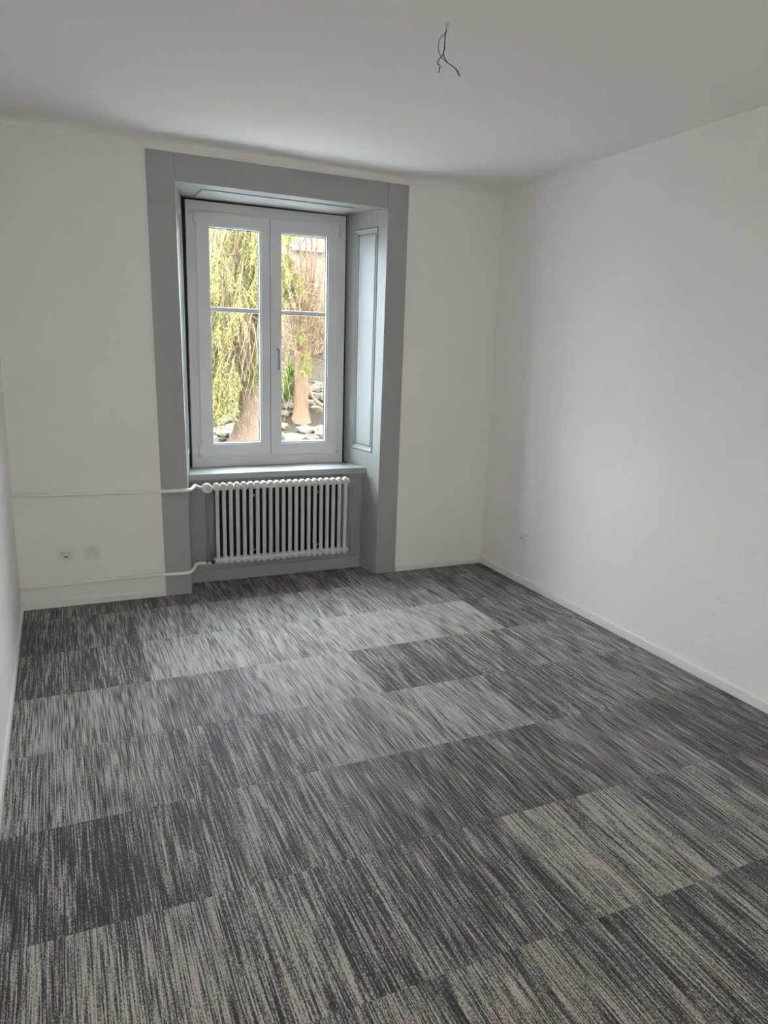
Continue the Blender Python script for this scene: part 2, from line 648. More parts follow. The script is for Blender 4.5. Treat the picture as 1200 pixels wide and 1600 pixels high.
def SO(x, y, dz=0.0):
    return V((x, y, 2.4805 - 0.010 * (x - 0.77) / 1.34 + dz))


def srect(x0, x1, y0, y1, dz):
    return [SO(x0, y0, dz), SO(x1, y0, dz), SO(x1, y1, dz), SO(x0, y1, dz)]


souter = [SO(0.773, 0.02), SO(2.109, 0.02), SO(1.999, YR), SO(0.878, YR)]
soup = [p + V((0, 0, 0.022)) for p in souter]
MB().rings([soup, souter]).build('lining_board', MG, trim_4)
MB().rings([srect(0.947, 1.933, 0.125, 0.385, 0.002), srect(0.947, 1.933, 0.125, 0.385, -0.006), srect(0.955, 1.925, 0.140, 0.375, -0.0075)]).build('panel', MG, trim_4)

# radiator niche: panelled back and its baseboard
YN = 0.200
xl_n, xr_n = PL((YN - FR) / (YR - FR), 0.3).x, PR((YN - FR) / (YR - FR), 0.3).x
wn = empty('trim_5', (1.44, YN, 0))
struct(wn, 'grey panelled back of the radiator niche below the sill', 'niche panel')


def nrect(x0, x1, z0, z1, y):
    return [V((x0, y, z0)), V((x1, y, z0)), V((x1, y, z1)), V((x0, y, z1))]


NP = (0.937, 1.985, 0.118, 0.618)
MB().rings([nrect(xl_n - .03, xr_n + .03, 0.0, 0.716, YN), nrect(NP[0], NP[1], NP[2], NP[3], YN)], fill_last=False).build('panel_frame', MG, wn)
sq = [(0, 0), (0.005, 0.006), (0.010, 0.001), (0.018, 0.004), (0.022, 0.012)]
MB().rings([nrect(NP[0] + g, NP[1] - g, NP[2] + g, NP[3] - g, YN + o) for g, o in sq], fill_last=False).build('panel_moulding', MG, wn)
g = 0.022
MB().rings([nrect(NP[0] + g, NP[1] - g, NP[2] + g, NP[3] - g, YN + 0.012)]).build('panel', MG, wn)
MB().box(0.998, 1.900, YN - 0.010, YN - 0.001, 0.158, 0.668).build('dark_board', MBACK, wn)['label'] = 'dark board behind the radiator'  # dark sheet that shows between the columns
o = MB().box(xl_n - 0.003, xr_n + 0.003, YN - 0.014, YN, 0, 0.086).build('baseboard_niche', MG, None, bevel=0.003)
struct(o, 'grey baseboard at the back of the niche under the radiator', 'baseboard')

# ------------------------------------------------------------------ window
win = empty('window_1', (1.445, YW, ZS))
struct(win, 'white two-sash window with a slim crossbar in each sash and garden view', 'window')
WX0, WX1, WZ0, WZ1 = 0.897, 1.990, ZS, 2.466


def frame_mb(x0, x1, z0, z1, ix0, ix1, iz0, iz1, y0, y1):
    """one ring of frame, mitred, y0 front, y1 back"""
    o0 = nrect(x0, x1, z0, z1, y1)
    o1 = nrect(x0, x1, z0, z1, y0)
    i1 = nrect(ix0, ix1, iz0, iz1, y0)
    i0 = nrect(ix0, ix1, iz0, iz1, y1)
    return MB().rings([o0, o1, i1, i0, o0], fill_last=False)


frame_mb(WX0, WX1, WZ0, WZ1, 0.966, 1.927, 0.826, 2.396, YW, YW + 0.07).build('window_frame', MPVC, win, bevel=0.003, bseg=2)
# shadow joint round the frame
frame_mb(0.86, 2.03, 0.70, 2.50, WX0 + 0.004, WX1 - 0.004, WZ0 + 0.004, WZ1 - 0.004, YW + 0.018, YW + 0.045).build('joint_strip', MGAP, win)

sash_data = [(0.958, 1.4425, 1.033, 1.384, -1), (1.4455, 1.934, 1.514, 1.860, 1)]
SZ0, SZ1, GZ0, GZ1 = 0.820, 2.403, 0.903, 2.325
for (sx0, sx1, gx0, gx1, side) in sash_data:
    sash = frame_mb(sx0, sx1, SZ0, SZ1, gx0, gx1, GZ0, GZ1, YW - 0.012, YW + 0.05).build('sash', MPVC, win, bevel=0.004, bseg=2)
    # glazing bead: bright sloped lip towards the room
    frame_mb(gx0 - 0.004, gx1 + 0.004, GZ0 - 0.004, GZ1 + 0.004, gx0 + 0.012, gx1 - 0.012, GZ0 + 0.012, GZ1 - 0.012, YW - 0.004, YW + 0.018).build('glazing_bead', MPVC, sash, bevel=0.004, bseg=2)
    frame_mb(gx0 + 0.001, gx1 - 0.001, GZ0 + 0.001, GZ1 - 0.001, gx0 + 0.0155, gx1 - 0.0155, GZ0 + 0.0155, GZ1 - 0.0155, YW + 0.0185, YW + 0.024).build('rubber_seal', MSEAL, sash)
    MB().box(gx0 + 0.001, gx1 - 0.001, YW + 0.024, YW + 0.028, GZ0 + 0.001, GZ1 - 0.001).build('pane', MGLASS, sash)
    MB().box(gx0 + 0.001, gx1 - 0.001, YW + 0.044, YW + 0.048, GZ0 + 0.001, GZ1 - 0.001).build('pane', MGLASS, sash)
    MB().box(gx0 + 0.010, gx1 - 0.010, YW + 0.010, YW + 0.0235, 1.787, 1.817).build('crossbar', MPVC, sash, bevel=0.004, bseg=2)
    # hinge covers
    hx = sx0 - 0.008 if side < 0 else sx1 + 0.008
    MB().lathe([(0.003, 0), (0.0075, 0.004), (0.0085, 0.012), (0.0085, 0.062), (0.006, 0.070), (0.003, 0.074)], (hx, YW - 0.010, 2.325), (0, 0, 1), 12).build('hinge_cover', MPVC, sash)
    MB().lathe([(0.003, 0), (0.0075, 0.004), (0.0085, 0.012), (0.0085, 0.062), (0.006, 0.070), (0.003, 0.074)], (hx, YW - 0.010, 0.832), (0, 0, 1), 12).build('hinge_cover', MPVC, sash)
    MB().box(hx - 0.012, hx + 0.012, YW - 0.016, YW - 0.002, 0.818, 0.831).build('hinge_pin', MPLASG, sash, bevel=0.003)
# meeting cover strip on the left sash edge and the dark line between the sashes
MB().box(1.439, 1.449, YW + 0.004, YW + 0.03, SZ0 + 0.002, SZ1 - 0.002).build('meeting_seal', MSEAL, win)
# handle on the right sash
hd = MB().box(1.478, 1.504, YW - 0.022, YW - 0.012, 1.525, 1.585).build('handle', MPVC, win, bevel=0.005, bseg=2)
pth = smooth_path([(1.491, YW - 0.018, 1.556), (1.491, YW - 0.045, 1.556), (1.491, YW - 0.056, 1.545), (1.491, YW - 0.056, 1.48), (1.491, YW - 0.054, 1.415)], 4)
MB().tube(pth, [0.009] * 6 + [0.0095] * 6 + [0.0105] * 5, 10).build('grip', MGRIP, hd)['label'] = 'lever grip coloured grey for its shade'

# sill board between the reveals
YSF = 0.160


def sx(pf, y, z):
    return pf((y - FR) / (YR - FR), z).x


pts = [(sx(PL, YSF, ZS) + .001, YSF), (sx(PR, YSF, ZS) - .001, YSF), (sx(PR, YW + .005, ZS) - .001, YW + .005), (sx(PL, YW + .005, ZS) + .001, YW + .005)]
MB().prism(pts, ZS - 0.041, ZS).build('sill_board', MG, win, bevel=0.004, bseg=2)
# outer sill outside
MB().box(0.905, 1.985, 0.50, 0.66, 0.705, 0.722).build('outer_sill', MPLASG, win, bevel=0.003)

# ------------------------------------------------------------------ radiator
RX0, RP, NS = 0.993, 0.0448, 21
YC = [0.090]
ZB, ZT = 0.146, 0.694
rad = empty('radiator', (1.44, 0.106, 0))
tag(rad, 'pale grey tubular column radiator under the window sill', 'radiator')
m = MB()
for yc in YC:
    m.tube([(0, yc, ZB + 0.018), (0, yc, ZT - 0.018)], 0.0132, 12, cap=False)


def head(mbx, z, up):
    """rounded head joining three columns, lobed along the depth"""
    prof = [(-0.019, 0.60), (-0.010, 0.92), (0.0, 1.0), (0.010, 0.98), (0.018, 0.78), (0.023, 0.42)]
    if not up:
        prof = [(-a, b) for a, b in prof]
    loops = []
    hw, y0, y1 = 0.0198, YC[0] + 0.002, YC[0] + 0.024
    for dz, k in prof:
        lp = []
        for i in range(9):
            an = math.pi + math.pi * i / 8
            lp.append(V((hw * k * math.cos(an), y0 + 0.0165 * k * math.sin(an), z + dz)))
        for i in range(9):
            an = math.pi * i / 8
            lp.append(V((hw * k * math.cos(an), y1 + 0.0165 * k * math.sin(an), z + dz)))
        loops.append(lp)
    mbx.rings(loops, fill_last=True)
    n = len(loops[0])
    for q in range(len(mbx.sm) - (len(loops) - 1) * n - 1, len(mbx.sm)):
        mbx.sm[q] = True


head(m, ZT - 0.021, True)
head(m, ZB + 0.021, False)
for zc in (ZT - 0.027, ZB + 0.027):
    m.lathe([(0.0195, -RP / 2), (0.0202, -RP / 2 + 0.008), (0.0202, RP / 2 - 0.008), (0.0195, RP / 2)], (0, YC[0] + 0.005, zc), (1, 0, 0), 14)
    m.lathe([(0.0195, -RP / 2), (0.0202, 0), (0.0195, RP / 2)], (0, YC[0] + 0.020, zc), (1, 0, 0), 12)
sec = None
for i in range(NS):
    loc = (RX0 + RP * i, 0, 0)
    if sec is None:
        s = m.build('section', MRAD, rad, loc=loc, fix=True)
        sec = s.data
    else:
        link('section', sec, rad, loc)
# end plugs, brackets, bleed valve
xe = RX0 + RP * (NS - 1) + RP / 2
for zc in (ZT - 0.023, ZB + 0.023):
    MB().lathe([(0.017, 0), (0.017, 0.004), (0.012, 0.008), (0.004, 0.010)], (xe - 0.001, YC[0] + 0.006, zc), (1, 0, 0), 14).build('end_plug', MRAD, rad)
for bx in (RX0 + RP * 5.5, RX0 + RP * 15.5):
    for zc in (0.60, 0.225):
        MB().box(bx - 0.008, bx + 0.008, YC[0] + 0.01, 0.191, zc - 0.008, zc + 0.008).build('bracket', MCHR, rad, bevel=0.002)
# thermostatic valve, top left
xv = 0.918
zv = ZT - 0.021
vb = MB()
vb.lathe([(0.011, 0), (0.013, 0.010), (0.0105, 0.018), (0.0105, 0.055)], (xv, 0.082, zv), (1, 0, 0), 14)
valve = vb.build('thermostat_valve', MRAD, rad)
valve['label'] = 'white round thermostat knob on its valve body'
MB().lathe([(0.012, 0.0), (0.022, 0.006), (0.030, 0.016), (0.0325, 0.030), (0.0325, 0.058), (0.029, 0.067), (0.022, 0.071)], (xv, 0.082, zv), (0.05, -1, 0.1), 26).build('knob', MWH, valve)
MB().lathe([(0.0175, 0.0), (0.0165, 0.0025), (0.0125, 0.0025), (0.011, 0.001)], (xv + 0.0035, 0.082 - 0.0712, zv + 0.007), (0.05, -1, 0.1), 26).build('knob_cap', MPLASG, valve)
MB().lathe([(0.0125, 0), (0.0125, 0.018), (0.009, 0.024)], (xv - 0.012, YC[0] + 0.006, zv), (-1, 0, 0.05), 12).build('union_nut', MBRASS, valve)
# lockshield valve, bottom left
xk, zk = 0.932, ZB + 0.021
lv = MB()
lv.lathe([(0.009, -0.02), (0.012, -0.012), (0.012, 0.012), (0.009, 0.04)], (xk, YC[0] + 0.006, zk), (1, 0, 0), 12)
lv = lv.build('lockshield_valve', MBRASS, rad)
MB().lathe([(0.009, 0), (0.012, 0.008), (0.011, 0.022), (0.006, 0.027)], (xk, YC[0] - 0.001, zk), (0, -1, 0), 14).build('valve_cap', MRAD, lv)

# ------------------------------------------------------------------ heating pipes
PY = -0.027
up = [(XL, PY, 0.699), (0.08, PY, 0.692), (0.42, PY, 0.687), (0.70, PY, 0.684), (0.780, PY, 0.684), (0.806, -0.012, 0.683), (0.825, 0.020, 0.684), (0.838, 0.050, 0.688), (0.852, 0.068, 0.6925), (0.872, 0.075, 0.680), (0.895, 0.076, 0.674)]
pipe_u = MB().tube(smooth_path(up, 6), 0.0105, 12).build('heating_pipe', MPIPE)
tag(pipe_u, 'thin upper heating pipe running from left wall to the thermostat knob', 'pipe', 'heating pipes on the far wall')
lo_p = [(XL, PY, 0.144), (0.23, PY, 0.149), (0.60, PY, 0.149), (0.745, PY, 0.145), (0.785, -0.022, 0.146), (0.808, 0.005, 0.148), (0.826, 0.030, 0.158), (0.840, 0.055, 0.170), (0.858, 0.070, 0.172), (0.885, 0.076, 0.168), (0.913, 0.076, 0.1665)]
pipe_l = MB().tube(smooth_path(lo_p, 6), 0.0105, 12).build('heating_pipe', MPIPE)
tag(pipe_l, 'thin lower heating pipe running just above the left baseboard', 'pipe', 'heating pipes on the far wall')

# ------------------------------------------------------------------ sockets
def plate(root, y, x0, x1, z0, z1, t=0.008):
    return MB().box(x0, x1, y - t, y, z0, z1).build('cover_plate', MPLAS, root, bevel=0.003, bseg=2)


s1 = empty('data_socket', (0.069, 0, 0.325))
tag(s1, 'white square data outlet with one black port, left of the power outlet', 'socket', 'wall outlets under the upper pipe')
plate(s1, 0, 0.026, 0.112, 0.285, 0.367)
ins = MB().box(0.038, 0.100, -0.014, -0.008, 0.306, 0.355).build('insert', MPLAS, s1, bevel=0.002)
for x in (0.045, 0.058, 0.078, 0.091):
    MB().box(x, x + 0.0025, -0.0150, -0.0135, 0.325, 0.345).build('groove', MGD, ins)
MB().box(0.042, 0.096, -0.0155, -0.0135, 0.3115, 0.3155).build('shutter_edge', MPLASG, ins)
MB().box(0.060, 0.079, -0.0165, -0.0135, 0.310, 0.3175).build('port', MDARK, ins)
for z in (0.361, 0.296):
    MB().lathe([(0.003, 0), (0.003, 0.001)], (0.069, -0.008, z), (0, -1, 0), 10).build('screw', MPLASG, s1)

s2 = empty('power_socket', (0.217, 0, 0.327))
tag(s2, 'white triple power outlet with three-pin holes, right of the data outlet', 'socket', 'wall outlets under the upper pipe')
plate(s2, 0, 0.174, 0.260, 0.285, 0.370)
ins = MB().box(0.184, 0.250, -0.013, -0.008, 0.295, 0.360).build('insert', MPLAS, s2, bevel=0.002)
MB().box(0.184, 0.250, -0.0155, -0.0125, 0.3575, 0.363).build('lip', MWH, ins, bevel=0.001)
cx, cz = 0.217, 0.327
for a in (90, 210, 330):
    ux, uz = math.cos(math.radians(a)), math.sin(math.radians(a))
    px, pz = -uz, ux
    for (d, q) in ((0.017, -0.0095), (0.017, 0.0095), (0.0225, 0.0)):
        X, Z = cx + ux * d + px * q, cz + uz * d + pz * q
        MB().lathe([(0.0024, 0), (0.0024, 0.0012)], (X, -0.0128, Z), (0, -1, 0), 10).build('pin_hole', MGD, ins)

s3 = empty('antenna_socket', (XR, -0.535, 0.322))
tag(s3, 'white square antenna outlet with one round hole, on the right wall', 'socket')
MB().box(XR - 0.008, XR, -0.582, -0.488, 0.281, 0.366).build('cover_plate', MPLAS, s3, bevel=0.003, bseg=2)
i3 = MB().box(XR - 0.012, XR - 0.008, -0.570, -0.500, 0.291, 0.356).build('insert', MPLAS, s3, bevel=0.002)
MB().lathe([(0.0065, 0), (0.0075, 0.0015), (0.0045, 0.0015), (0.0045, 0.001)], (XR - 0.0118, -0.532, 0.326), (-1, 0, 0), 16).build('collar', MPLASG, i3)
MB().lathe([(0.0045, 0), (0.0045, 0.0018)], (XR - 0.0121, -0.532, 0.326), (-1, 0, 0), 12).build('hole', MDARK, i3)

# ------------------------------------------------------------------ ceiling wires
cw = empty('lamp_wires', (1.370, -2.121, H))
tag(cw, 'bare lamp wires dangling from the ceiling', 'wires')
MB().lathe([(0.008, -0.004), (0.007, 0.003), (0.004, 0.006), (0.0045, 0.012), (0.003, 0.018)], (1.370, -2.121, H), (-0.15, 0, -1), 12).build('grommet', MPLASG, cw)


def wire(pts, r, mt):
    MB().tube(smooth_path(pts, 5), r, 7).build('wire', mt, cw)


y0 = -2.121
wire([(1.368, y0, 2.652), (1.364, y0, 2.636), (1.352, y0 + .01, 2.622), (1.346, y0 + .012, 2.604), (1.347, y0 + .01, 2.580), (1.351, y0, 2.562), (1.360, y0 - .006, 2.551), (1.373, y0 - .004, 2.546), (1.390, y0, 2.543), (1.412, y0, 2.531), (1.424, y0, 2.514)], 0.0013, MWIRE1)
wire([(1.369, y0, 2.652), (1.364, y0, 2.632), (1.360, y0 - .006, 2.610), (1.362, y0 - .004, 2.588), (1.359, y0, 2.572), (1.352, y0, 2.560), (1.342, y0, 2.549), (1.341, y0 + .004, 2.539), (1.348, y0, 2.534), (1.347, y0, 2.522), (1.346, y0, 2.510)], 0.0015, MWIRE2)
wire([(1.370, y0, 2.652), (1.367, y0 + .004, 2.630), (1.366, y0 + .006, 2.608), (1.364, y0 + .002, 2.588), (1.359, y0 - .003, 2.572), (1.362, y0 - .004, 2.560), (1.376, y0, 2.549), (1.395, y0, 2.540), (1.416, y0, 2.530), (1.428, y0 + .002, 2.514)], 0.0015, MWIRE2)

# unseen fill lamp, added beyond the doorway to brighten the room
hl = empty('fill_lamp', (2.0, YF - 0.95, 2.66))
tag(hl, 'unseen round fill lamp added in the corridor behind the viewer', 'lamp')
MB().lathe([(0.15, 0), (0.15, 0.02), (0.13, 0.06), (0.08, 0.085), (0.02, 0.095)], (2.0, YF - 0.95, 2.655), (0, 0, -1), 24).build('fill_lamp_shade', MPLAS, hl)
pl = bpy.data.lights.new('fill_lamp_light', 'POINT')
pl.energy = 310
pl.color = (1.0, 0.965, 0.945)
pl.shadow_soft_size = 0.10
plo = bpy.data.objects.new('fill_lamp_light', pl)
COL.objects.link(plo)
plo.parent = hl
plo.location = (0, 0, -0.26)

# ------------------------------------------------------------------ garden outside
def gz(x, y):
    prof = [(0.6, -0.25), (2.5, 0.05), (4.5, 0.33), (6.3, 0.36), (7.2, 0.72), (8.5, 1.05), (11, 1.55), (16, 1.9), (30, 2.0)]
    for (a, b), (c, d) in zip(prof, prof[1:]):
        if y <= c:
            t = (y - a) / (c - a)
            z = b + (d - b) * t
            break
    else:
        z = 2.0
    return z + 0.06 * noise.noise(V((x * 1.3, y * 1.3, 3.1))) * min(1, max(0, y - 1)) + 0.02 * (3.0 - x) * min(1, max(0, (y - 5) / 3))


terrace = MB().box(-6.0, 9.0, 0.60, 3.6, -0.45, 0.10).build('bounce_terrace', MGRAVEL)  # unseen pale ground, added to throw daylight up to the ceiling
struct(terrace, 'unseen pale gravel strip added under the window to bounce daylight indoors', 'ground')

vs, fs = [], []
gx = [-5 + 0.35 * i for i in range(60)]
gy = [3.4 + 0.3 * i for i in range(36)] + [15, 18, 24]
for y in gy:
    for x in gx:
        vs.append((x, y, gz(x, y)))
w = len(gx)
for j in range(len(gy) - 1):
    for i in range(w - 1):
        fs.append((j * w + i, j * w + i + 1, (j + 1) * w + i + 1, (j + 1) * w + i))
bank = MB().add(vs, fs, True).build('garden_bank', MSOIL)
tag(bank, 'stony garden bank rising behind the window', 'ground', kind='structure')

rng = random.Random(11)


def stone_mesh(k):
    bm = bmesh.new()
    bmesh.ops.create_icosphere(bm, subdivisions=2, radius=1.0)
    for v in bm.verts:
        d = noise.noise(v.co * 1.3 + V((k * 7.1, 0, 0)))
        v.co *= 1 + 0.45 * d
        v.co.x = max(-0.8, min(0.85, v.co.x))
        v.co.z = max(-0.7, min(0.62, v.co.z))
    me = bpy.data.meshes.new('stone')
    bm.to_mesh(me)
    bm.free()
    me.materials.append(MSTONE)
    return me


stones = [stone_mesh(k) for k in range(6)]
placed = []
tries = 0
while len(placed) < 290 and tries < 9000:
    tries += 1
    y = rng.uniform(3.75, 8.3)
    x = 0.08 + rng.uniform(0.10, 0.43) * (y + 4.57)
    s = rng.uniform(0.05, 0.12) if y < 6.4 else rng.uniform(0.06, 0.13)
    if (x - 2.25) ** 2 + (y - 4.5) ** 2 < (0.24 + s) ** 2 or (x - 3.6) ** 2 + (y - 6.5) ** 2 < (0.16 + s) ** 2:
        continue
    if any((x - a) ** 2 + (y - b) ** 2 < (0.62 * (s + c)) ** 2 for a, b, c in placed):
        continue
    placed.append((x, y, s))
    o = link('stone', rng.choice(stones), bank, (x, y, gz(x, y) + s * 0.22))
    o.scale = (s * rng.uniform(.9, 1.4), s * rng.uniform(.8, 1.2), s * rng.uniform(.6, .95))
    o.rotation_euler = (rng.uniform(-.3, .3), rng.uniform(-.3, .3), rng.uniform(0, 6.28))


def leaf(mbx, p, d, ln, wd, rg):
    """one flat scale-leaf spray, folded along its rib"""
    d = d.normalized()
    s = d.cross(V((rg.uniform(-1, 1), rg.uniform(-1, 1), rg.uniform(-1, 1))))
    if s.length < 1e-3:
        return
    s = s.normalized() * wd
    n = s.cross(d).normalized() * wd * 0.35
    mid = p + d * ln * 0.5
    mbx.add([p, mid + s + n, p + d * ln, mid - s + n], [(0, 1, 2), (0, 2, 3)])


def droop(start, az, length, drop, rg, n=9):
    """a branch leaving the trunk, arching outwards and then hanging"""
    p = V(start)
    out = [p.copy()]
    d = V((math.cos(az), math.sin(az), rg.uniform(0.1, 0.5)))
    for i in range(n):
        d = (d + V((rg.uniform(-.12, .12), rg.uniform(-.12, .12), -drop / n * 2))).normalized()
        p = p + d * length / n
        out.append(p.copy())
    return out


def foliage_on(path, mb_l, mb_t, rg, dens, start=0.3, hang=0.35, ll=0.045, lw=0.0045):
    n = len(path)
    for i in range(int(n * start), n):
        for k in range(dens):
            j = min(i, n - 2)
            base = lerp(path[j], path[j + 1], rg.random())
            # hanging twig
            L = rg.uniform(0.4, 1.0) * hang
            q = base.copy()
            d = V((rg.uniform(-.6, .6), rg.uniform(-.6, .6), -rg.uniform(.4, 1.0))).normalized()
            pts = [q.copy()]
            for s in range(4):
                d = (d + V((rg.uniform(-.15, .15), rg.uniform(-.15, .15), -.25))).normalized()
                q = q + d * L / 4
                pts.append(q.copy())
            mb_t.tube(pts, [0.004, 0.0035, 0.003, 0.0025, 0.002], 3, cap=False)
            for s in range(4):
                for h in range(7):
                    b = lerp(pts[s], pts[s + 1], rg.random())
                    dd = d * 0.8 + V((rg.uniform(-1, 1), rg.uniform(-1, 1), rg.uniform(-.7, .4)))
                    leaf(mb_l, b, dd, ll * rg.uniform(.6, 1.3), lw * rg.uniform(.7, 1.4), rg)


# --- big conifer behind the left sash
ta = empty('conifer_tree', (2.25, 4.5, 0.3))
tag(ta, 'conifer with a broad flared reddish trunk and hanging yellow-green sprays, behind the left sash', 'tree', 'garden trees')
rg = random.Random(3)
axis = [(2.245, 4.5, 0.20), (2.25, 4.5, 0.40), (2.268, 4.5, 0.62), (2.285, 4.5, 0.90), (2.31, 4.51, 1.40), (2.28, 4.53, 1.9), (2.22, 4.54, 2.4), (2.20, 4.55, 2.9), (2.2, 4.55, 3.3), (2.2, 4.55, 3.6)]
path = smooth_path(axis, 5)


def prof_r(z, pr):
    for (a, b), (c, d) in zip(pr, pr[1:]):
        if z <= c:
            return b + (d - b) * max(0, (z - a) / (c - a))
    return pr[-1][1]


def trunk(path, pr, seed, flute=0.16, seg=22):
    vs, fs = [], []
    for i, p in enumerate(path):
        r = prof_r(p.z, pr)
        for k in range(seg):
            an = 2 * math.pi * k / seg
            f = 1 + flute * noise.noise(V((math.cos(an) * 2.2, math.sin(an) * 2.2, p.z * 0.9 + seed))) + 0.05 * math.sin(an * 7 + seed)
            vs.append(p + V((math.cos(an), math.sin(an), 0)) * r * f)
    for i in range(len(path) - 1):
        for k in range(seg):
            k2 = (k + 1) % seg
            fs.append((i * seg + k, i * seg + k2, (i + 1) * seg + k2, (i + 1) * seg + k))
    return MB().add(vs, fs, True)


trunk(path, [(0.2, 0.29), (0.36, 0.235), (0.55, 0.17), (0.8, 0.13), (1.4, 0.105), (2.4, 0.085), (3.0, 0.06), (3.6, 0.02)], 1.7).build('trunk', MBARK, ta)
tw, lf = MB(), MB()
limb = smooth_path([(2.25, 4.5, 1.75), (2.10, 4.42, 2.0), (2.02, 4.38, 2.15), (2.07, 4.36, 2.34), (2.10, 4.36, 2.5)], 4)
tw.tube(limb, [0.045 - 0.0015 * i for i in range(len(limb))], 8)
for i in range(46):
    z = rg.uniform(1.5, 3.25)
    az = rg.uniform(0, 6.283)
    L = rg.uniform(0.6, 1.25) * (0.62 if math.cos(az) > 0.2 else 1.0)
    p = droop((2.24, 4.52, z), az, L, rg.uniform(1.0, 1.7), rg)
    tw.tube(p, [0.016 * (1 - 0.8 * j / (len(p) - 1)) for j in range(len(p))], 5, cap=False)
    foliage_on(p, lf, tw, rg, 4, start=0.35, hang=0.42)
# low sprays hanging left of the trunk
for i in range(11):
    p = droop((2.15, 4.45, rg.uniform(1.3, 1.75)), rg.uniform(2.6, 4.1), rg.uniform(0.6, 0.95), rg.uniform(1.3, 1.9), rg)
    tw.tube(p, [0.012 * (1 - 0.8 * j / (len(p) - 1)) for j in range(len(p))], 5, cap=False)
    foliage_on(p, lf, tw, rg, 6, start=0.3, hang=0.38)
# bare hanging twigs round the trunk
for i in range(380):
    az = rg.uniform(0, 6.283)
    r0 = rg.uniform(0.08, 0.5)
    q = V((2.24 + r0 * math.cos(az), 4.5 + r0 * math.sin(az), rg.uniform(1.4, 3.4)))
    pts = [q.copy()]
    for s in range(5):
        q = q + V((rg.uniform(-.05, .05), rg.uniform(-.05, .05), -rg.uniform(.06, .2)))
        pts.append(q.copy())
    tw.tube(pts, [0.006, 0.006, 0.005, 0.004, 0.003, 0.002], 4, cap=False)
o = tw.build('twigs', MTWIG, ta, fix=False)
o['kind'] = 'stuff'
o = lf.build('foliage', MLEAF, ta, fix=False)
o['kind'] = 'stuff'

# --- second tree with many upright stems behind the right sash
tb = empty('multi_stem_tree', (3.6, 6.5, 0.35))
tag(tb, 'bare multi-stemmed tree on an orange-brown trunk, behind the right sash', 'tree', 'garden trees')
rg = random.Random(8)
axis = [(3.60, 6.5, 0.25), (3.60, 6.5, 0.45), (3.60, 6.5, 0.8), (3.60, 6.5, 1.2), (3.62, 6.5, 1.6), (3.63, 6.52, 2.05)]
trunk(smooth_path(axis, 4), [(0.25, 0.20), (0.40, 0.155), (0.55, 0.115), (0.9, 0.105), (1.6, 0.085), (2.1, 0.07)], 6.3).build('trunk', MBARK2, tb)
st, tw, lf = MB(), MB(), MB()
stems = [((3.62, 6.5, 1.95), (3.42, 6.45, 2.5), (3.36, 6.45, 3.1), (3.34, 6.4, 4.2), 0.034),
         ((3.62, 6.5, 1.9), (3.60, 6.5, 2.6), (3.55, 6.5, 3.3), (3.52, 6.5, 4.6), 0.026),
         ((3.63, 6.5, 1.9), (3.68, 6.5, 2.6), (3.66, 6.5, 3.3), (3.64, 6.5, 4.8), 0.028),
         ((3.63, 6.5, 1.95), (3.75, 6.5, 2.6), (3.74, 6.5, 3.3), (3.72, 6.5, 4.7), 0.022),
         ((3.64, 6.5, 1.9), (3.80, 6.55, 2.5), (3.85, 6.55, 3.3), (3.82, 6.5, 4.6), 0.026),
         ((3.64, 6.5, 1.8), (3.90, 6.5, 2.5), (3.97, 6.5, 3.2), (4.02, 6.5, 4.3), 0.022),
         ((3.62, 6.5, 1.5), (3.80, 6.4, 1.75), (3.92, 6.4, 2.1), (4.05, 6.4, 2.7), 0.022),
         ((3.61, 6.5, 1.45), (3.45, 6.4, 1.65), (3.35, 6.4, 1.95), (3.22, 6.4, 2.3), 0.028),
         ((3.62, 6.5, 1.7), (3.48, 6.5, 2.0), (3.38, 6.5, 2.3), (3.2, 6.5, 3.0), 0.03)]
for a, b, c, d, r in stems:
    sp = smooth_path([a, b, c, d], 6)
    st.tube(sp, [r * (1 - 0.75 * i / (len(sp) - 1)) for i in range(len(sp))], 7, cap=False)
    for k in range(16):
        i = rg.randrange(2, len(sp) - 1)
        q = sp[i].copy()
        dd = V((rg.uniform(-1, 1), rg.uniform(-1, 1), rg.uniform(0.2, 1.4))).normalized()
        pts = [q.copy()]
        for s in range(6):
            dd = (dd + V((rg.uniform(-.3, .3), rg.uniform(-.3, .3), rg.uniform(0, .3)))).normalized()
            q = q + dd * rg.uniform(.05, .13)
            pts.append(q.copy())
        tw.tube(pts, [0.007, 0.006, 0.005, 0.004, 0.003, 0.003, 0.002], 4, cap=False)
# thicket of fine reddish twigs round the fork
for i in range(760):
    q = V((max(3.1, min(4.2, rg.gauss(3.66, 0.24))), rg.gauss(6.5, 0.2), rg.gauss(2.05, 0.45)))
    dd = V((rg.uniform(-1, 1), rg.uniform(-1, 1), rg.uniform(-.3, 1.2))).normalized()
    pts = [q.copy()]
    for s in range(4):
        dd = (dd + V((rg.uniform(-.4, .4), rg.uniform(-.4, .4), rg.uniform(-.1, .3)))).normalized()
        q = q + dd * rg.uniform(.04, .10)
        pts.append(q.copy())
    tw.tube(pts, [0.005, 0.004, 0.0035, 0.003, 0.002], 3, cap=False)
st.build('stems', MBARK2, tb, fix=False)
for i in range(7):
    p = droop((rg.uniform(3.3, 3.5), 6.45, rg.uniform(2.4, 3.4)), rg.uniform(2.0, 4.6), rg.uniform(0.2, 0.45), rg.uniform(1.0, 1.8), rg)
    foliage_on(p, lf, tw, rg, 4, start=0.1, hang=0.3)
for i in range(7):
    p = droop((3.6 + rg.uniform(-.1, .1), 6.45, rg.uniform(1.35, 2.0)), rg.uniform(2.2, 5.2), rg.uniform(0.15, 0.38), rg.uniform(0.8, 1.6), rg)
    foliage_on(p, lf, tw, rg, 2, start=0.1, hang=0.2)
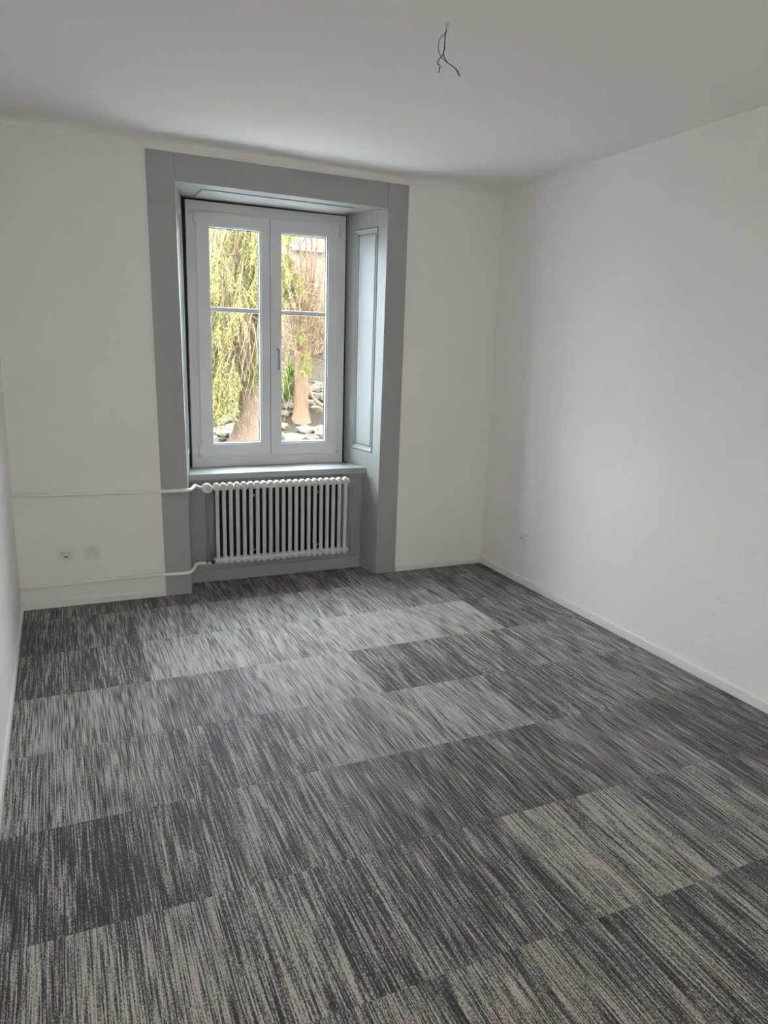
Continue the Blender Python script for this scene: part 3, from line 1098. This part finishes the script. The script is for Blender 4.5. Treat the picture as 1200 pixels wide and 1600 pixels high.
o = tw.build('twigs', MTWIG2, tb, fix=False)
o['kind'] = 'stuff'
o = lf.build('foliage', MLEAF, tb, fix=False)
o['kind'] = 'stuff'

# --- small green shrub at the foot of the bank between the trees
sb = empty('small_shrub', (3.28, 6.9, 0.7))
tag(sb, 'small fresh green shrub on the stones between the two trunks', 'shrub')
rg = random.Random(21)
tw, lf = MB(), MB()
for i in range(26):
    p = droop((3.30 + rg.uniform(-.1, .1), 6.9, 0.6), rg.uniform(0, 6.28), rg.uniform(0.25, 0.45), rg.uniform(-.6, .4), rg, 6)
    p = [V((a.x, a.y, a.z + 0.09 * k)) for k, a in enumerate(p)]
    tw.tube(p, [0.006] * len(p), 4, cap=False)
    foliage_on(p, lf, tw, rg, 3, start=0.3, hang=0.14, ll=0.05, lw=0.008)
o = tw.build('twigs', MTWIG, sb, fix=False)
o['kind'] = 'stuff'
o = lf.build('foliage', MLEAF2, sb, fix=False)
o['kind'] = 'stuff'

# --- low arching branch lying over the stones at the right
fb = smooth_path([(3.66, 6.3, 0.98), (3.72, 6.3, 0.80), (3.83, 6.3, 0.70), (3.95, 6.3, 0.62), (4.03, 6.3, 0.45), (4.05, 6.3, 0.33)], 5)
o = MB().tube(fb, [0.018 + 0.0012 * i for i in range(len(fb))], 8).build('fallen_branch', MBARK2)
tag(o, 'curved mossy branch bowing down to the stones right of the orange-brown trunk', 'branch')

# --- leggy bushes behind, closing the view between the trunks
def bush(name, label, cx, cy, h, wd, n, seed, leafy, mt, ml):
    rg = random.Random(seed)
    r = empty(name, (cx, cy, gz(cx, cy)))
    tag(r, label, 'bush', 'bushes on the garden bank')
    st, lf = MB(), MB()
    z0 = gz(cx, cy)
    for i in range(n):
        q = V((cx + rg.gauss(0, wd * .45), cy + rg.gauss(0, .3), z0 - 0.05))
        d = V((rg.uniform(-.35, .35), rg.uniform(-.3, .3), 1)).normalized()
        pts = [q.copy()]
        L = h * rg.uniform(.5, 1.0)
        for s in range(8):
            d = (d + V((rg.uniform(-.18, .18), rg.uniform(-.18, .18), rg.uniform(-.05, .1)))).normalized()
            q = q + d * L / 8
            pts.append(q.copy())
        st.tube(pts, [0.012 * (1 - .1 * j) for j in range(9)], 4, cap=False)
        for k in range(6):
            j = rg.randrange(2, 8)
            e2 = pts[j] + V((rg.uniform(-.3, .3), rg.uniform(-.2, .2), rg.uniform(.05, .35)))
            st.tube([pts[j], lerp(pts[j], e2, .5) + V((0, 0, .04)), e2], [.005, .004, .002], 3, cap=False)
            for m_ in range(leafy):
                b = lerp(pts[j], e2, rg.random())
                leaf(lf, b, V((rg.uniform(-1, 1), rg.uniform(-1, 1), rg.uniform(-.8, .8))), rg.uniform(.05, .1), rg.uniform(.008, .016), rg)
    o = st.build('twigs', mt, r, fix=False)
    o['kind'] = 'stuff'
    if leafy:
        o = lf.build('foliage', ml, r, fix=False)
        o['kind'] = 'stuff'


bush('tall_bush', 'brown twiggy bush with sparse yellow leaves behind the flared conifer trunk', 3.1, 8.4, 2.0, 0.65, 70, 31, 8, MTWIG, MLEAF)
bush('tall_bush', 'loose bush of dry stems behind the multi-stemmed tree', 5.1, 10.6, 1.5, 0.6, 90, 32, 6, MTWIG2, MLEAF)

# --- house beyond the trees
hs = empty('house', (9.0, 18.0, 1.8))
tag(hs, 'cream rendered house with a blue window far behind the trees', 'house')
MB().box(4.2, 9.6, 18.0, 24.0, 1.0, 5.9).build('wall', MHOUSE, hs)
rp = [(3.9, 17.6, 5.9), (9.9, 17.6, 5.9), (9.9, 24.4, 5.9), (3.9, 24.4, 5.9), (3.9, 21.0, 7.4), (9.9, 21.0, 7.4)]
MB().add(rp, [(0, 1, 5, 4), (2, 3, 4, 5), (0, 4, 3), (1, 2, 5), (3, 2, 1, 0)]).build('roof', MROOF, hs)
MB().box(6.9, 9.6, 17.85, 18.0, 4.40, 4.47).build('cornice', MROOF, hs, bevel=0.01)
wf = frame_mb(6.85, 7.72, 4.50, 5.6, 6.93, 7.64, 4.58, 5.52, 17.94, 18.02).build('window', MWH, hs)
MB().box(6.92, 7.65, 17.97, 18.01, 4.57, 5.53).build('pane', MBLUE, wf)
